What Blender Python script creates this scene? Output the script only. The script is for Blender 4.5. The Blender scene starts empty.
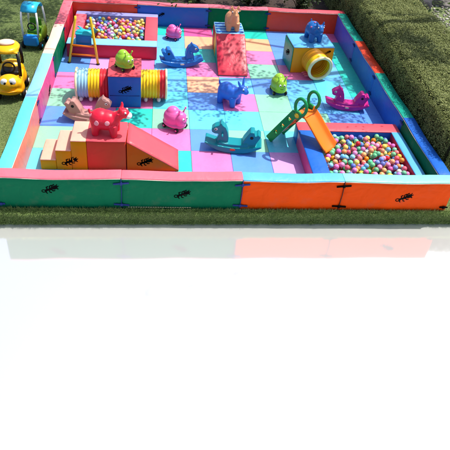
import bpy, bmesh, math, random
import numpy as np
from mathutils import Vector, Matrix, noise as mnoise
from mathutils.bvhtree import BVHTree
random.seed(7); rng = np.random.default_rng(7)
S = bpy.context.scene; COL = S.collection
R = math.radians; PI = math.pi

# ------------------------------------------------------------------ helpers
def lin(hexs, k=1.0):
    v = [int(hexs[i:i+2], 16)/255 for i in (0, 2, 4)]
    return tuple(k*(c/12.92 if c <= .04045 else ((c+.055)/1.055)**2.4) for c in v)

def mat_new(name):
    m = bpy.data.materials.new(name); m.use_nodes = True
    return m, m.node_tree.nodes, m.node_tree.links, m.node_tree.nodes['Principled BSDF']

def vinyl(name, hexs, k=.85, rough=.38, wrinkle=.35, scale=5.0, var=.10, spec=.3, dirt=.16):
    """padded PVC / moulded plastic: slight colour wear, soft wrinkles, uneven gloss"""
    m, N, L, P = mat_new(name)
    c = lin(hexs, k)
    tc = N.new('ShaderNodeTexCoord')
    n1 = N.new('ShaderNodeTexNoise'); n1.inputs['Scale'].default_value = 2.3; n1.inputs['Detail'].default_value = 5
    L.new(tc.outputs['Object'], n1.inputs['Vector'])
    mx = N.new('ShaderNodeMix'); mx.data_type = 'RGBA'
    mx.inputs['A'].default_value = tuple(x*(1-var) for x in c)+(1,)
    mx.inputs['B'].default_value = tuple(min(.95, x*(1+var)) for x in c)+(1,)
    L.new(n1.outputs['Fac'], mx.inputs['Factor']); L.new(mx.outputs['Result'], P.inputs['Base Color'])
    n2 = N.new('ShaderNodeTexNoise'); n2.inputs['Scale'].default_value = scale; n2.inputs['Detail'].default_value = 4
    n2.inputs['Distortion'].default_value = .6
    L.new(tc.outputs['Object'], n2.inputs['Vector'])
    b = N.new('ShaderNodeBump'); b.inputs['Strength'].default_value = wrinkle; b.inputs['Distance'].default_value = .04
    L.new(n2.outputs['Fac'], b.inputs['Height']); L.new(b.outputs['Normal'], P.inputs['Normal'])
    if dirt:
        n3 = N.new('ShaderNodeTexNoise'); n3.inputs['Scale'].default_value = 3.7; n3.inputs['Detail'].default_value = 9; n3.inputs['Roughness'].default_value = .7
        L.new(tc.outputs['Object'], n3.inputs['Vector'])
        rp = N.new('ShaderNodeValToRGB'); rp.color_ramp.elements[0].position = .54; rp.color_ramp.elements[0].color = (0, 0, 0, 1); rp.color_ramp.elements[1].position = .74; rp.color_ramp.elements[1].color = (dirt, dirt, dirt, 1)
        L.new(n3.outputs['Fac'], rp.inputs[0])
        m3 = N.new('ShaderNodeMix'); m3.data_type = 'RGBA'; m3.inputs['B'].default_value = (.16, .13, .10, 1)
        L.new(rp.outputs[0], m3.inputs['Factor']); L.new(mx.outputs['Result'], m3.inputs['A']); L.new(m3.outputs['Result'], P.inputs['Base Color'])
    mr = N.new('ShaderNodeMapRange'); mr.inputs['To Min'].default_value = rough-.08; mr.inputs['To Max'].default_value = rough+.12
    L.new(n1.outputs['Fac'], mr.inputs['Value']); L.new(mr.outputs['Result'], P.inputs['Roughness'])
    P.inputs['Specular IOR Level'].default_value = spec
    return m

def plastic(name, hexs, k=.85, rough=.3, var=.05):
    return vinyl(name, hexs, k, rough, .06, 9, var, dirt=.14)

def obj(name, me, mats, parent=None, loc=(0,0,0), rot=(0,0,0), smooth=True):
    if isinstance(me, bmesh.types.BMesh):
        bm = me; me = bpy.data.meshes.new(name); bm.normal_update(); bm.to_mesh(me); bm.free()
    if mats is not None:
        for m in (mats if isinstance(mats, (list, tuple)) else [mats]): me.materials.append(m)
    if smooth and len(me.polygons): me.polygons.foreach_set('use_smooth', [True]*len(me.polygons))
    o = bpy.data.objects.new(name, me); COL.objects.link(o)
    o.location = loc; o.rotation_euler = rot
    if parent: o.parent = parent
    return o

def tag(o, label, cat, group=None, kind=None):
    if label: o['label'] = label
    if cat: o['category'] = cat
    if group: o['group'] = group
    if kind: o['kind'] = kind
    return o

def thing(name, label, cat, loc, rz=0, group=None):
    o = bpy.data.objects.new(name, None); COL.objects.link(o); o.empty_display_size = .1
    o.location = loc; o.rotation_euler = (0, 0, rz)
    return tag(o, label, cat, group)

def bm_new(): return bmesh.new()

def setmi(bm, n0, mi):
    bm.faces.ensure_lookup_table()
    for f in bm.faces[n0:]: f.material_index = mi

def a_box(bm, x0, x1, y0, y1, z0, z1, r=0.0, seg=2, mi=0):
    n0 = len(bm.faces)
    t = bmesh.new()
    bmesh.ops.create_cube(t, size=1)
    for v in t.verts: v.co = Vector(((x0+x1)/2+v.co.x*(x1-x0), (y0+y1)/2+v.co.y*(y1-y0), (z0+z1)/2+v.co.z*(z1-z0)))
    if r > 0: bmesh.ops.bevel(t, geom=t.edges[:], offset=r, segments=seg, profile=.5, affect='EDGES')
    merge(bm, t); setmi(bm, n0, mi)

def merge(bm, t, M=None):
    if M is not None: t.transform(M)
    me = bpy.data.meshes.new('tmp'); t.to_mesh(me); t.free(); bm.from_mesh(me); bpy.data.meshes.remove(me)

def cushion(x0, x1, y0, y1, z0, z1, r=.018, bulge=.008, step=.16, seed=0.0, crease=.004):
    """upholstered block: rounded edges, faces puffed a little and uneven"""
    bm = bmesh.new(); bmesh.ops.create_cube(bm, size=1)
    for v in bm.verts: v.co = Vector(((x0+x1)/2+v.co.x*(x1-x0), (y0+y1)/2+v.co.y*(y1-y0), (z0+z1)/2+v.co.z*(z1-z0)))
    bmesh.ops.bevel(bm, geom=bm.edges[:], offset=r, segments=3, profile=.5, affect='EDGES')
    lo = Vector((x0, y0, z0)); hi = Vector((x1, y1, z1))
    for ax in range(3):
        n = max(2, int(round((hi[ax]-lo[ax])/step)))
        for k in range(1, n):
            p = Vector((0, 0, 0)); p[ax] = lo[ax]+(hi[ax]-lo[ax])*k/n
            nn = Vector((0, 0, 0)); nn[ax] = 1
            bmesh.ops.bisect_plane(bm, geom=bm.verts[:]+bm.edges[:]+bm.faces[:], plane_co=p, plane_no=nn)
    mid = (lo+hi)/2; hf = (hi-lo)/2
    for v in bm.verts:
        u = [(v.co[a]-mid[a])/hf[a] for a in range(3)]
        for a in range(3):
            if abs(u[a]) > .999 or (hf[a]-abs(v.co[a]-mid[a])) < 1e-4:
                b, c = [q for q in range(3) if q != a]
                w = (1-abs(u[b])**4)*(1-abs(u[c])**4)
                d = bulge*w + crease*w*mnoise.noise(Vector((v.co.x*3+seed, v.co.y*3, v.co.z*3)))
                v.co[a] += math.copysign(d, u[a])
    return bm

def a_tube(bm, pts, r, n=10, mi=0, cap=True, closed=False, flat=None):
    """swept tube; r number or list; flat=(a,b) elliptical section (side, up)"""
    n0 = len(bm.faces)
    pts = [Vector(p) for p in pts]; m = len(pts)
    rs = r if isinstance(r, (list, tuple)) else [r]*m
    rings = []; prev = None
    for i, p in enumerate(pts):
        if closed: t = (pts[(i+1) % m]-pts[i-1]).normalized()
        else: t = (pts[min(i+1, m-1)]-pts[max(i-1, 0)]).normalized()
        if prev is None:
            a = Vector((0, 0, 1)) if abs(t.z) < .9 else Vector((1, 0, 0))
            s = t.cross(a).normalized()
        else:
            s = (prev-t*prev.dot(t)).normalized()
        prev = s; u = s.cross(t)
        fa, fb = flat if flat else (1, 1)
        rings.append([bm.verts.new(p+(s*math.cos(2*PI*k/n)*fa+u*math.sin(2*PI*k/n)*fb)*rs[i]) for k in range(n)])
    for i in range(m if closed else m-1):
        A, B = rings[i], rings[(i+1) % m]
        for k in range(n): bm.faces.new((A[k], A[(k+1) % n], B[(k+1) % n], B[k]))
    if cap and not closed:
        bm.faces.new(rings[0][::-1]); bm.faces.new(rings[-1])
    setmi(bm, n0, mi)

def a_ell(bm, c, rad, rot=None, mi=0, u=20, v=12):
    n0 = len(bm.faces); t = bmesh.new()
    bmesh.ops.create_uvsphere(t, u_segments=u, v_segments=v, radius=1)
    M = Matrix.Translation(c) @ (rot.to_4x4() if rot is not None else Matrix.Identity(4)) @ Matrix.Diagonal((*rad, 1))
    merge(bm, t, M); setmi(bm, n0, mi)

def a_poly(bm, pts, axis, a0, a1, mi=0):
    """extruded polygon; pts in the plane normal to axis ('y': (x,z); 'x': (y,z); 'z': (x,y))"""
    n0 = len(bm.faces)
    def P(p, a): return {'y': (p[0], a, p[1]), 'x': (a, p[0], p[1]), 'z': (p[0], p[1], a)}[axis]
    A = [bm.verts.new(P(p, a0)) for p in pts]; B = [bm.verts.new(P(p, a1)) for p in pts]
    fs = [bm.faces.new(A), bm.faces.new(B[::-1])]
    for i in range(len(pts)):
        j = (i+1) % len(pts); fs.append(bm.faces.new((A[j], A[i], B[i], B[j])))
    bmesh.ops.recalc_face_normals(bm, faces=fs); setmi(bm, n0, mi)

def a_cyl(bm, c, r, h, axis='z', n=24, mi=0, bev=.0):
    n0 = len(bm.faces); t = bmesh.new()
    bmesh.ops.create_cone(t, cap_ends=True, segments=n, radius1=r, radius2=r, depth=h)
    if bev: bmesh.ops.bevel(t, geom=[e for e in t.edges if len(e.link_faces) == 2 and abs(e.calc_face_angle(0)) > .9], offset=bev, segments=2, affect='EDGES')
    Rm = {'z': Matrix.Identity(4), 'x': Matrix.Rotation(PI/2, 4, 'Y'), 'y': Matrix.Rotation(PI/2, 4, 'X')}[axis]
    merge(bm, t, Matrix.Translation(c) @ Rm); setmi(bm, n0, mi)

def fuse(bm, voxel=.012, smooth=6, fac=.5):
    """union of overlapping solids into one continuous smooth skin"""
    me = bpy.data.meshes.new('fuse'); bm.to_mesh(me); bm.free()
    o = bpy.data.objects.new('fuse', me); COL.objects.link(o)
    md = o.modifiers.new('r', 'REMESH'); md.mode = 'VOXEL'; md.voxel_size = voxel
    sm = o.modifiers.new('s', 'SMOOTH'); sm.factor = fac; sm.iterations = smooth
    dg = bpy.context.evaluated_depsgraph_get()
    res = bpy.data.meshes.new_from_object(o.evaluated_get(dg))
    bpy.data.objects.remove(o); bpy.data.meshes.remove(me)
    return res

def raw_mesh(name, V, F, mi=None):
    """V (n,3), F (m,k) arrays -> mesh"""
    me = bpy.data.meshes.new(name); k = F.shape[1]
    me.vertices.add(len(V)); me.vertices.foreach_set('co', np.asarray(V, dtype=np.float32).ravel())
    me.loops.add(F.size); me.loops.foreach_set('vertex_index', F.ravel().astype(np.int32))
    me.polygons.add(len(F)); me.polygons.foreach_set('loop_start', np.arange(0, F.size, k, dtype=np.int32))
    if mi is not None: me.polygons.foreach_set('material_index', np.asarray(mi, dtype=np.int32))
    me.update(calc_edges=True); me.validate()
    return me

def leaves(C, Nrm, size, aspect=.5, tilt=.8):
    """quads (rhombus leaves) at points C around normals Nrm"""
    n = len(C)
    nn = Nrm + rng.normal(0, tilt, (n, 3)); nn /= np.linalg.norm(nn, axis=1)[:, None]
    a = rng.normal(0, 1, (n, 3)); a -= nn*(a*nn).sum(1)[:, None]; a /= np.linalg.norm(a, axis=1)[:, None]
    b = np.cross(nn, a); s = (size*rng.uniform(.6, 1.3, n))[:, None]
    V = np.stack([C-a*s*.5, C+b*s*aspect*.5+a*s*.05, C+a*s*.5-nn*s*.12, C-b*s*aspect*.5+a*s*.05], 1).reshape(-1, 3)
    return V, np.arange(4*n).reshape(n, 4)

def foliage_mat(name, cols, rough=.5, transl=.25):
    m, N, L, P = mat_new(name)
    g = N.new('ShaderNodeNewGeometry'); rp = N.new('ShaderNodeValToRGB')
    for i, c in enumerate(cols):
        pos = i/(len(cols)-1)
        e = rp.color_ramp.elements[i] if i < 2 else rp.color_ramp.elements.new(pos)
        e.position = pos; e.color = (*c, 1)
    for i, c in enumerate(cols):
        rp.color_ramp.elements[i].position = i/(len(cols)-1); rp.color_ramp.elements[i].color = (*c, 1)
    L.new(g.outputs['Random Per Island'], rp.inputs['Fac']); L.new(rp.outputs['Color'], P.inputs['Base Color'])
    P.inputs['Roughness'].default_value = rough; P.inputs['Specular IOR Level'].default_value = .25
    tr = N.new('ShaderNodeBsdfTranslucent'); L.new(rp.outputs['Color'], tr.inputs['Color'])
    mix = N.new('ShaderNodeMixShader'); mix.inputs[0].default_value = transl
    L.new(P.outputs[0], mix.inputs[1]); L.new(tr.outputs[0], mix.inputs[2])
    L.new(mix.outputs[0], N['Material Output'].inputs['Surface'])
    return m

# ------------------------------------------------------------------ camera
cam = bpy.data.cameras.new('camera'); co = bpy.data.objects.new('camera', cam); COL.objects.link(co)
cr = Vector((.99333294, -.08190745, .08112234)); cu = Vector((-.01669668, .59405383, .804252)); cf = Vector((.11406527, .80024448, -.58872565))
Mx = Matrix((cr, cu, -cf)).transposed().to_4x4(); Mx.translation = (-.506, -5.7355, 4.9536); co.matrix_world = Mx
cam.sensor_width = 36; cam.sensor_fit = 'HORIZONTAL'; cam.lens = 36*568.2195/450
cam.shift_x = 0; cam.shift_y = -(225-163.6721)/450; cam.clip_end = 500; cam.clip_start = .05
S.camera = co

# ------------------------------------------------------------------ light
EL, AZ = R(64), R(20)          # sun high on the right, a little behind the pen
sd = Vector((math.cos(EL)*math.cos(AZ), math.cos(EL)*math.sin(AZ), math.sin(EL)))
sl = bpy.data.lights.new('sun', 'SUN'); sl.energy = 4.4; sl.angle = R(.8); sl.color = (1, .955, .88)
so = bpy.data.objects.new('sun', sl); COL.objects.link(so); so.rotation_euler = sd.to_track_quat('Z', 'Y').to_euler(); so.location = sd*30
W = bpy.data.worlds.new('World'); S.world = W; W.use_nodes = True
wn, wl = W.node_tree.nodes, W.node_tree.links
sky = wn.new('ShaderNodeTexSky'); sky.sky_type = 'NISHITA'; sky.sun_disc = False
sky.sun_elevation = EL; sky.sun_rotation = math.atan2(sd.x, sd.y); sky.dust_density = 3.0; sky.air_density = 1.0; sky.ozone_density = 1.0
wl.new(sky.outputs[0], wn['Background'].inputs[0]); wn['Background'].inputs[1].default_value = .15
vs = S.view_settings; vs.view_transform = 'Standard'; vs.look = 'None'; vs.gamma = 1; vs.use_curve_mapping = False; vs.exposure = .4

# ------------------------------------------------------------------ materials
GREEN = vinyl('vinyl_green', '006e4a', .8, .55, .6, spec=.08); PINK = vinyl('vinyl_pink', 'ec6c7c', .88); ORANGE = vinyl('vinyl_orange', 'ea4c02', .85, .55, .6, spec=.08)
REDOR = vinyl('vinyl_red_orange', 'e8482a', .9); BLUE = vinyl('vinyl_blue', '1f66c8', .85); SKYB = vinyl('vinyl_sky_blue', '5fb4ea', .85)
MINT = vinyl('vinyl_mint', '86d2c0', .85); TEAL = vinyl('vinyl_teal', '14a58e', .85); TURQ = vinyl('vinyl_turquoise', '5fd6dc', .85)
CREAM = vinyl('vinyl_cream', 'f2cdb6', .9); MAGENTA = vinyl('vinyl_magenta', 'd8478a', .85); SALMON = vinyl('vinyl_salmon', 'ea7a66', .85)
RED = vinyl('vinyl_red', 'd02a46', .85); ROSE = vinyl('vinyl_rose', 'e4525e', .88); VIOLET = vinyl('vinyl_blue_violet', '5a62cc', .85)
OCHRE = vinyl('vinyl_ochre', 'e8960a', .9, .5, spec=.12); PEACH = vinyl('vinyl_peach', 'f6b09a', .9); YELLOR = vinyl('vinyl_yellow_orange', 'f6a60c', .9)
CORAL = vinyl('vinyl_coral', 'e84a38', .9, .5, spec=.12); LTBLUE = vinyl('vinyl_light_blue', '8ac6ea', .85); LAV = vinyl('vinyl_lavender', '9c9ee0', .85)
NAVY = vinyl('webbing_navy', '14307c', .8, .7, .1, 40)
BLACK = vinyl('black_print', '0a090b', .6, .8, .05, 30, spec=.05); WHITE = plastic('white_plastic', 'f0efec', .9); DARK = plastic('dark_rubber', '1b1a1c', .9, .6)
LACE = vinyl('cream_lace', 'cdc7a0', .8, .7, .2, 60)

# ------------------------------------------------------------------ setting
TZ, LZ = -.25, -.03  # lawn raised on an added step so the floor mirrors turf and panels
def edge_y(x): return -.074+.0081*(x+2.55)
def lawn_mat():
    m, N, L, P = mat_new('lawn_soil_green')
    tc = N.new('ShaderNodeTexCoord'); a = N.new('ShaderNodeTexNoise'); a.inputs['Scale'].default_value = 1.1; a.inputs['Detail'].default_value = 6
    b = N.new('ShaderNodeTexNoise'); b.inputs['Scale'].default_value = 45; b.inputs['Detail'].default_value = 4
    L.new(tc.outputs['Object'], a.inputs['Vector']); L.new(tc.outputs['Object'], b.inputs['Vector'])
    ad = N.new('ShaderNodeMath'); ad.operation = 'MULTIPLY_ADD'; ad.inputs[1].default_value = .6; L.new(b.outputs['Fac'], ad.inputs[0])
    mu = N.new('ShaderNodeMath'); mu.operation = 'MULTIPLY'; mu.inputs[1].default_value = .45; L.new(a.outputs['Fac'], mu.inputs[0]); L.new(mu.outputs[0], ad.inputs[2])
    r = N.new('ShaderNodeValToRGB'); r.color_ramp.elements[0].position = .3; r.color_ramp.elements[0].color = (.045, .06, .018, 1)
    r.color_ramp.elements[1].position = .75; r.color_ramp.elements[1].color = (.19, .25, .075, 1)
    L.new(ad.outputs[0], r.inputs[0]); L.new(r.outputs[0], P.inputs['Base Color']); P.inputs['Roughness'].default_value = .9
    bp = N.new('ShaderNodeBump'); bp.inputs['Distance'].default_value = .02; L.new(b.outputs['Fac'], bp.inputs['Height']); L.new(bp.outputs[0], P.inputs['Normal'])
    return m
LAWN = lawn_mat()
bm = bm_new()
xs = np.linspace(-40, 40, 161)
rows = []
for yy, zz in ((60, LZ), (.4, LZ), ('e', LZ), ('e', LZ-.012), ('e', TZ-.3)):
    row = []
    for x in xs:
        w = .006*mnoise.noise(Vector((x*5, 3.1, 0)))
        if yy == 'e':
            y = edge_y(x)+w+(.014 if zz == LZ else 0)
        else: y = yy
        row.append(bm.verts.new((x, y, zz)))
    rows.append(row)
for a, b in zip(rows[:-1], rows[1:]):
    for i in range(len(xs)-1): bm.faces.new((a[i], b[i], b[i+1], a[i+1]))
tag(obj('lawn', bm, LAWN), 'green lawn under and around the play pen', None, kind='structure')

def mirror_floor_mat():  # added floor, supplies the blank white margin and its mirrored strip
    m, N, L, P = mat_new('white_mirror_floor')
    tc = N.new('ShaderNodeTexCoord'); a = N.new('ShaderNodeTexNoise'); a.inputs['Scale'].default_value = .8; a.inputs['Detail'].default_value = 6
    L.new(tc.outputs['Object'], a.inputs['Vector'])
    mx = N.new('ShaderNodeMix'); mx.data_type = 'RGBA'; mx.inputs['A'].default_value = (.86, .86, .855, 1); mx.inputs['B'].default_value = (.9, .9, .9, 1)
    L.new(a.outputs['Fac'], mx.inputs['Factor'])
    d = N.new('ShaderNodeBsdfDiffuse'); L.new(mx.outputs['Result'], d.inputs['Color'])
    g = N.new('ShaderNodeBsdfGlossy'); g.inputs['Roughness'].default_value = .075; g.inputs['Color'].default_value = (1, .975, .93, 1)
    mix = N.new('ShaderNodeMixShader'); mix.inputs[0].default_value = .67
    L.new(d.outputs[0], mix.inputs[1]); L.new(g.outputs[0], mix.inputs[2]); L.new(mix.outputs[0], N['Material Output'].inputs['Surface'])
    return m
bm = bm_new()
vsq = [bm.verts.new(p) for p in ((-30, -30, TZ), (30, -30, TZ), (30, edge_y(30)+.03, TZ), (-30, edge_y(-30)+.03, TZ))]; bm.faces.new(vsq)
tag(obj('mirror_floor', bm, mirror_floor_mat(), smooth=False), 'white mirror floor added for the blank margin and its mirrored strip', None, kind='structure')

# grass
GRASS = foliage_mat('grass_blades', [(.10, .17, .045), (.18, .28, .075), (.28, .38, .12), (.40, .48, .19)], .6, .3)
def blades(pts, nrm, h, w):
    n = len(pts); d = nrm+rng.normal(0, .45, (n, 3)); d /= np.linalg.norm(d, axis=1)[:, None]
    a = rng.normal(0, 1, (n, 3)); a -= d*(a*d).sum(1)[:, None]; a /= np.linalg.norm(a, axis=1)[:, None]
    hh = (h*rng.uniform(.5, 1.3, n))[:, None]
    return np.stack([pts-a*w/2, pts+a*w/2, pts+d*hh+np.cross(a, d)*hh*.25], 1).reshape(-1, 3)
up = np.array([0, 0, 1.0])
def field(x0, x1, y0, y1, n): return np.stack([rng.uniform(x0, x1, n), rng.uniform(y0, y1, n), np.full(n, LZ)], 1)
parts = []
p = field(-5.2, -2.55, -.1, 9.5, 110000); parts.append(blades(p, np.tile(up, (len(p), 1)), .03, .005))
p = field(3.5, 6.5, -.05, 1.6, 22000); parts.append(blades(p, np.tile(up, (len(p), 1)), .03, .005))
p = field(-2.6, -1.7, 6.2, 9.5, 7000); parts.append(blades(p, np.tile(up, (len(p), 1)), .035, .006))
p = field(-3.6, 4.6, -.12, -.012, 15000); p[:, 1] = np.maximum(p[:, 1], edge_y(p[:, 0])+.012); parts.append(blades(p, np.tile(up*.8+np.array([0, -.5, 0]), (len(p), 1)), .03, .006))
n = 26000; x = rng.uniform(-3.6, 4.6, n); p = np.stack([x, edge_y(x), rng.uniform(TZ+.012, LZ, n)], 1); parts.append(blades(p, np.tile(np.array([0, -.55, .35]), (n, 1)), .026, .006))
tc_ = rng.uniform(-3.4, 4.4, 420); tn = 22
x = np.repeat(tc_, tn)+rng.normal(0, .018, 420*tn); hh = np.repeat(rng.uniform(.5, 1.5, 420), tn)
p = np.stack([x, edge_y(x)+rng.normal(.008, .012, len(x)), np.full(len(x), LZ)-rng.uniform(0, .03, len(x))], 1); parts.append(blades(p, np.tile(np.array([0, -.7, .25]), (len(x), 1)), .05*hh[:, None][:, 0], .006))
tc_ = rng.uniform(-3.4, 4.4, 260); x = np.repeat(tc_, tn)+rng.normal(0, .02, 260*tn)
p = np.stack([x, edge_y(x)+rng.normal(-.004, .006, len(x)), TZ+.01+np.abs(rng.normal(0, .03, len(x)))], 1); parts.append(blades(p, np.tile(np.array([0, -.6, .7]), (len(x), 1)), .045, .006))
x = rng.uniform(-3.2, 4, 5000); p = np.stack([x, rng.uniform(-.05, -.03, 5000), np.full(5000, LZ)], 1); parts.append(blades(p, np.tile(up, (5000, 1)), .06, .006))
V = np.concatenate(parts); F = np.arange(len(V)).reshape(-1, 3)
tag(obj('grass', raw_mesh('grass', V, F), GRASS, smooth=False), 'short mown grass covering the lawn and its added front step', None, kind='stuff')

# planting bed behind the pen
def soil_mat():
    m, N, L, P = mat_new('dark_soil'); tc = N.new('ShaderNodeTexCoord'); a = N.new('ShaderNodeTexNoise'); a.inputs['Scale'].default_value = 14; a.inputs['Detail'].default_value = 8
    L.new(tc.outputs['Object'], a.inputs['Vector']); r = N.new('ShaderNodeValToRGB'); r.color_ramp.elements[0].color = (.012, .008, .006, 1); r.color_ramp.elements[1].color = (.06, .032, .022, 1)
    L.new(a.outputs['Fac'], r.inputs[0]); L.new(r.outputs[0], P.inputs['Base Color']); P.inputs['Roughness'].default_value = .95
    b = N.new('ShaderNodeBump'); b.inputs['Distance'].default_value = .05; L.new(a.outputs['Fac'], b.inputs['Height']); L.new(b.outputs[0], P.inputs['Normal']); return m
bm = bm_new(); bmesh.ops.create_grid(bm, x_segments=60, y_segments=40, size=1)
for v in bm.verts:
    x, y = v.co.x*3.4+1.5, v.co.y*1.7+7.9
    if abs(v.co.x) > .99 or abs(v.co.y) > .99: x += .08*mnoise.noise(Vector((x*2, y*2, 0))); z = LZ+.004
    else: z = LZ+.03+.03*mnoise.noise(Vector((x*4, y*4, 1)))
    v.co = Vector((x, y, z))
tag(obj('soil_bed', bm, soil_mat()), 'dark soil bed behind the back of the pen', None, kind='structure')

# gravel beyond the hedge
def pebble_mat():
    return foliage_mat('gravel_stone', [(.10, .09, .08), (.26, .24, .21), (.40, .37, .33), (.5, .47, .43)], .8, 0)
t = bmesh.new(); bmesh.ops.create_icosphere(t, subdivisions=1, radius=1); t.verts.ensure_lookup_table()
bv = np.array([v.co[:] for v in t.verts]); bf = np.array([[v.index for v in f.verts] for f in t.faces]); t.free()
n = 3500; c = np.stack([rng.uniform(5.0, 9.5, n), rng.uniform(4.0, 10.5, n), np.full(n, LZ+.01)], 1)
sc = rng.uniform(.015, .045, (n, 1, 1))*np.array([[[1, 1, .6]]])*rng.uniform(.7, 1.3, (n, 1, 3))
V = (bv[None]*sc+c[:, None]).reshape(-1, 3); F = (bf[None]+(np.arange(n)*len(bv))[:, None, None]).reshape(-1, 3)
tag(obj('gravel', raw_mesh('gravel', V, F), pebble_mat(), smooth=False), 'pale gravel strewn beyond the clipped hedge', None, kind='stuff')
def rock(loc, s, label, k, mt):
    bm = bm_new(); bmesh.ops.create_icosphere(bm, subdivisions=4, radius=1)
    for v in bm.verts:
        q = v.co.copy(); d = 1+.35*mnoise.noise(q*1.3+Vector((k, 0, 0)))+.12*mnoise.noise(q*4+Vector((k, 0, 0))); v.co = q*d
        v.co = Vector((v.co.x*s[0], v.co.y*s[1], max(-.1, v.co.z)*s[2]))
    tag(obj('rock', bm, mt, loc=loc), label, 'rock', 'rocks on the gravel')
ROCK = vinyl('grey_rock', '7b7670', .8, .85, .9, 12, .3); ROCKD = vinyl('dark_rock', '34343a', .8, .8, .9, 12, .3)
rock((5.95, 8.0, LZ), (.42, .3, .3), 'dark rounded boulder at the edge of the gravel behind the hedge', 1.0, ROCKD)
rock((6.75, 8.35, LZ), (.4, .3, .26), 'pale grey boulder on the gravel, near the photo\'s top right corner', 5.0, ROCK)

# clipped hedge on the right
HX0, HX1, HY0, HY1, HZ = 3.60, 5.02, .62, 9.5, .95
def hedge():
    bm = bm_new()
    nx, ny, nz = 12, 90, 9
    def disp(x, y, z):
        return .05*mnoise.noise(Vector((x*1.4, y*1.4, 0)))+.015*mnoise.noise(Vector((x*6, y*6, z*6)))
    # core shell
    grid = {}
    prof = [(HX0, LZ), (HX0-.01, .25), (HX0-.02, .5), (HX0-.01, .75), (HX0+.04, HZ-.17), (HX0+.12, HZ-.10)] + [(HX0+.12+(HX1-HX0-.24)*k/10, HZ-.10) for k in range(1, 10)] + [(HX1-.12, HZ-.10), (HX1-.04, HZ-.17), (HX1, .5), (HX1, LZ)]
    rows = []
    for j in range(ny+1):
        y = HY0+(HY1-HY0)*j/ny
        rows.append([bm.verts.new((x+.4*disp(x, y, z), y, z+(disp(x, y, z) if z > .3 else 0))) for x, z in prof])
    for a, b in zip(rows[:-1], rows[1:]):
        for i in range(len(prof)-1): bm.faces.new((a[i], a[i+1], b[i+1], b[i]))
    bm.faces.new(rows[0]); bm.faces.new(rows[-1][::-1])
    bmesh.ops.recalc_face_normals(bm, faces=bm.faces[:])
    return bm
HCORE = vinyl('hedge_twigs', '2b2a14', .8, .95, .8, 30, .3); HLEAF = foliage_mat('hedge_leaves', [(.085, .11, .028), (.15, .18, .05), (.21, .24, .07), (.31, .33, .12)], .6, .15)
hedge_root = thing('hedge', 'long clipped green hedge with flat top beside the right side of the pen', 'hedge', (0, 0, 0))
hb = hedge(); obj('branches', hb, HCORE, hedge_root)
n = 230000; y = rng.uniform(HY0, HY1, n); x = rng.uniform(HX0-.02, HX1+.02, n)
def nz(x, y, s, k=0): return np.array([mnoise.noise(Vector((a*s, b*s, k))) for a, b in zip(x, y)])
z = HZ-.02+.05*nz(x, y, 1.4)+rng.normal(0, .014, n)+.022*nz(x*.6, y, 5)+.018*nz(x, y, 13, 4)+np.where(rng.random(n) < .012, rng.uniform(.01, .05, n), 0)
edge = np.minimum(x-HX0, HX1-x); z -= np.clip(.09-edge, 0, .09)*.8
C1 = np.stack([x, y, z], 1); N1 = np.tile(up, (n, 1))
n2 = 90000; y = rng.uniform(HY0, HY1, n2); z = rng.uniform(LZ, HZ-.03, n2)
x = HX0-.015-.03*np.abs(rng.normal(0, 1, n2))+.05*nz(y, z, 3, 2)+.035*nz(y, z, 10, 7)
C2 = np.stack([x, y, z], 1); N2 = np.tile(np.array([-1, 0, .3]), (n2, 1))
n3 = 22000; x = rng.uniform(HX0, HX1, n3); z = rng.uniform(LZ, HZ-.03, n3)
C3 = np.stack([x, HY0-.012-.03*np.abs(rng.normal(0, 1, n3))+.05*nz(x, z, 3, 5)+.03*nz(x, z, 10, 3), z], 1); N3 = np.tile(np.array([0, -1, .3]), (n3, 1))
n4 = 40000; y = rng.uniform(HY0, HY1, n4); z = rng.uniform(LZ, HZ-.03, n4)
C4 = np.stack([HX1+.012+.03*np.abs(rng.normal(0, 1, n4))+.05*nz(y, z, 3, 8), y, z], 1); N4 = np.tile(np.array([1, 0, .3]), (n4, 1))
V, F = leaves(np.concatenate([C1, C2, C3, C4]), np.concatenate([N1, N2, N3, N4]), .022, .6, .42)
obj('foliage', raw_mesh('foliage', V, F), HLEAF, hedge_root, smooth=False)

# low shrubs in the bed behind
SHRUB = foliage_mat('shrub_leaves', [(.015, .03, .01), (.035, .06, .018), (.07, .10, .03)], .5, .25); BARK = vinyl('bark', '4a3a2c', .8, .9, .9, 25, .3)
def shrub(loc, w, h, n, label, cat='shrub', size=.07):
    root = thing('shrub', label, cat, loc, 0, 'shrubs in the bed behind the pen')
    bm = bm_new()
    for k in range(9):
        a = 2*PI*k/9+random.random()*.4; q = random.uniform(.3, .8)*w
        a_tube(bm, [(0, 0, -.02), (q*.35*math.cos(a), q*.35*math.sin(a), h*.45), (q*math.cos(a), q*math.sin(a), h*random.uniform(.75, .95))], [.014, .01, .005], 5)
    obj('stem', bm, BARK, root)
    cc = rng.normal(0, 1, (14, 3))*np.array([w*.45, w*.35, h*.2])+np.array([0, 0, h*.62])
    idx = rng.integers(0, 14, n); C = cc[idx]+rng.normal(0, 1, (n, 3))*np.array([w*.16, w*.16, h*.12]); C[:, 2] = np.maximum(C[:, 2], .03)
    V, F = leaves(C, np.tile(up, (n, 1)), size, .45, .8)
    obj('foliage', raw_mesh('foliage', V, F), SHRUB, root, smooth=False)
shrub((.35, 7.55, LZ), .42, .42, 1100, 'low green shrub behind the green back panel, between two others', size=.08)
shrub((1.55, 7.5, LZ), .5, .5, 1400, 'widest bushy green shrub in the bed behind the pen', size=.09)
shrub((2.75, 7.3, LZ), .42, .5, 1200, 'dark green shrub at the right end of the soil bed, near the hedge', size=.08)

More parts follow.
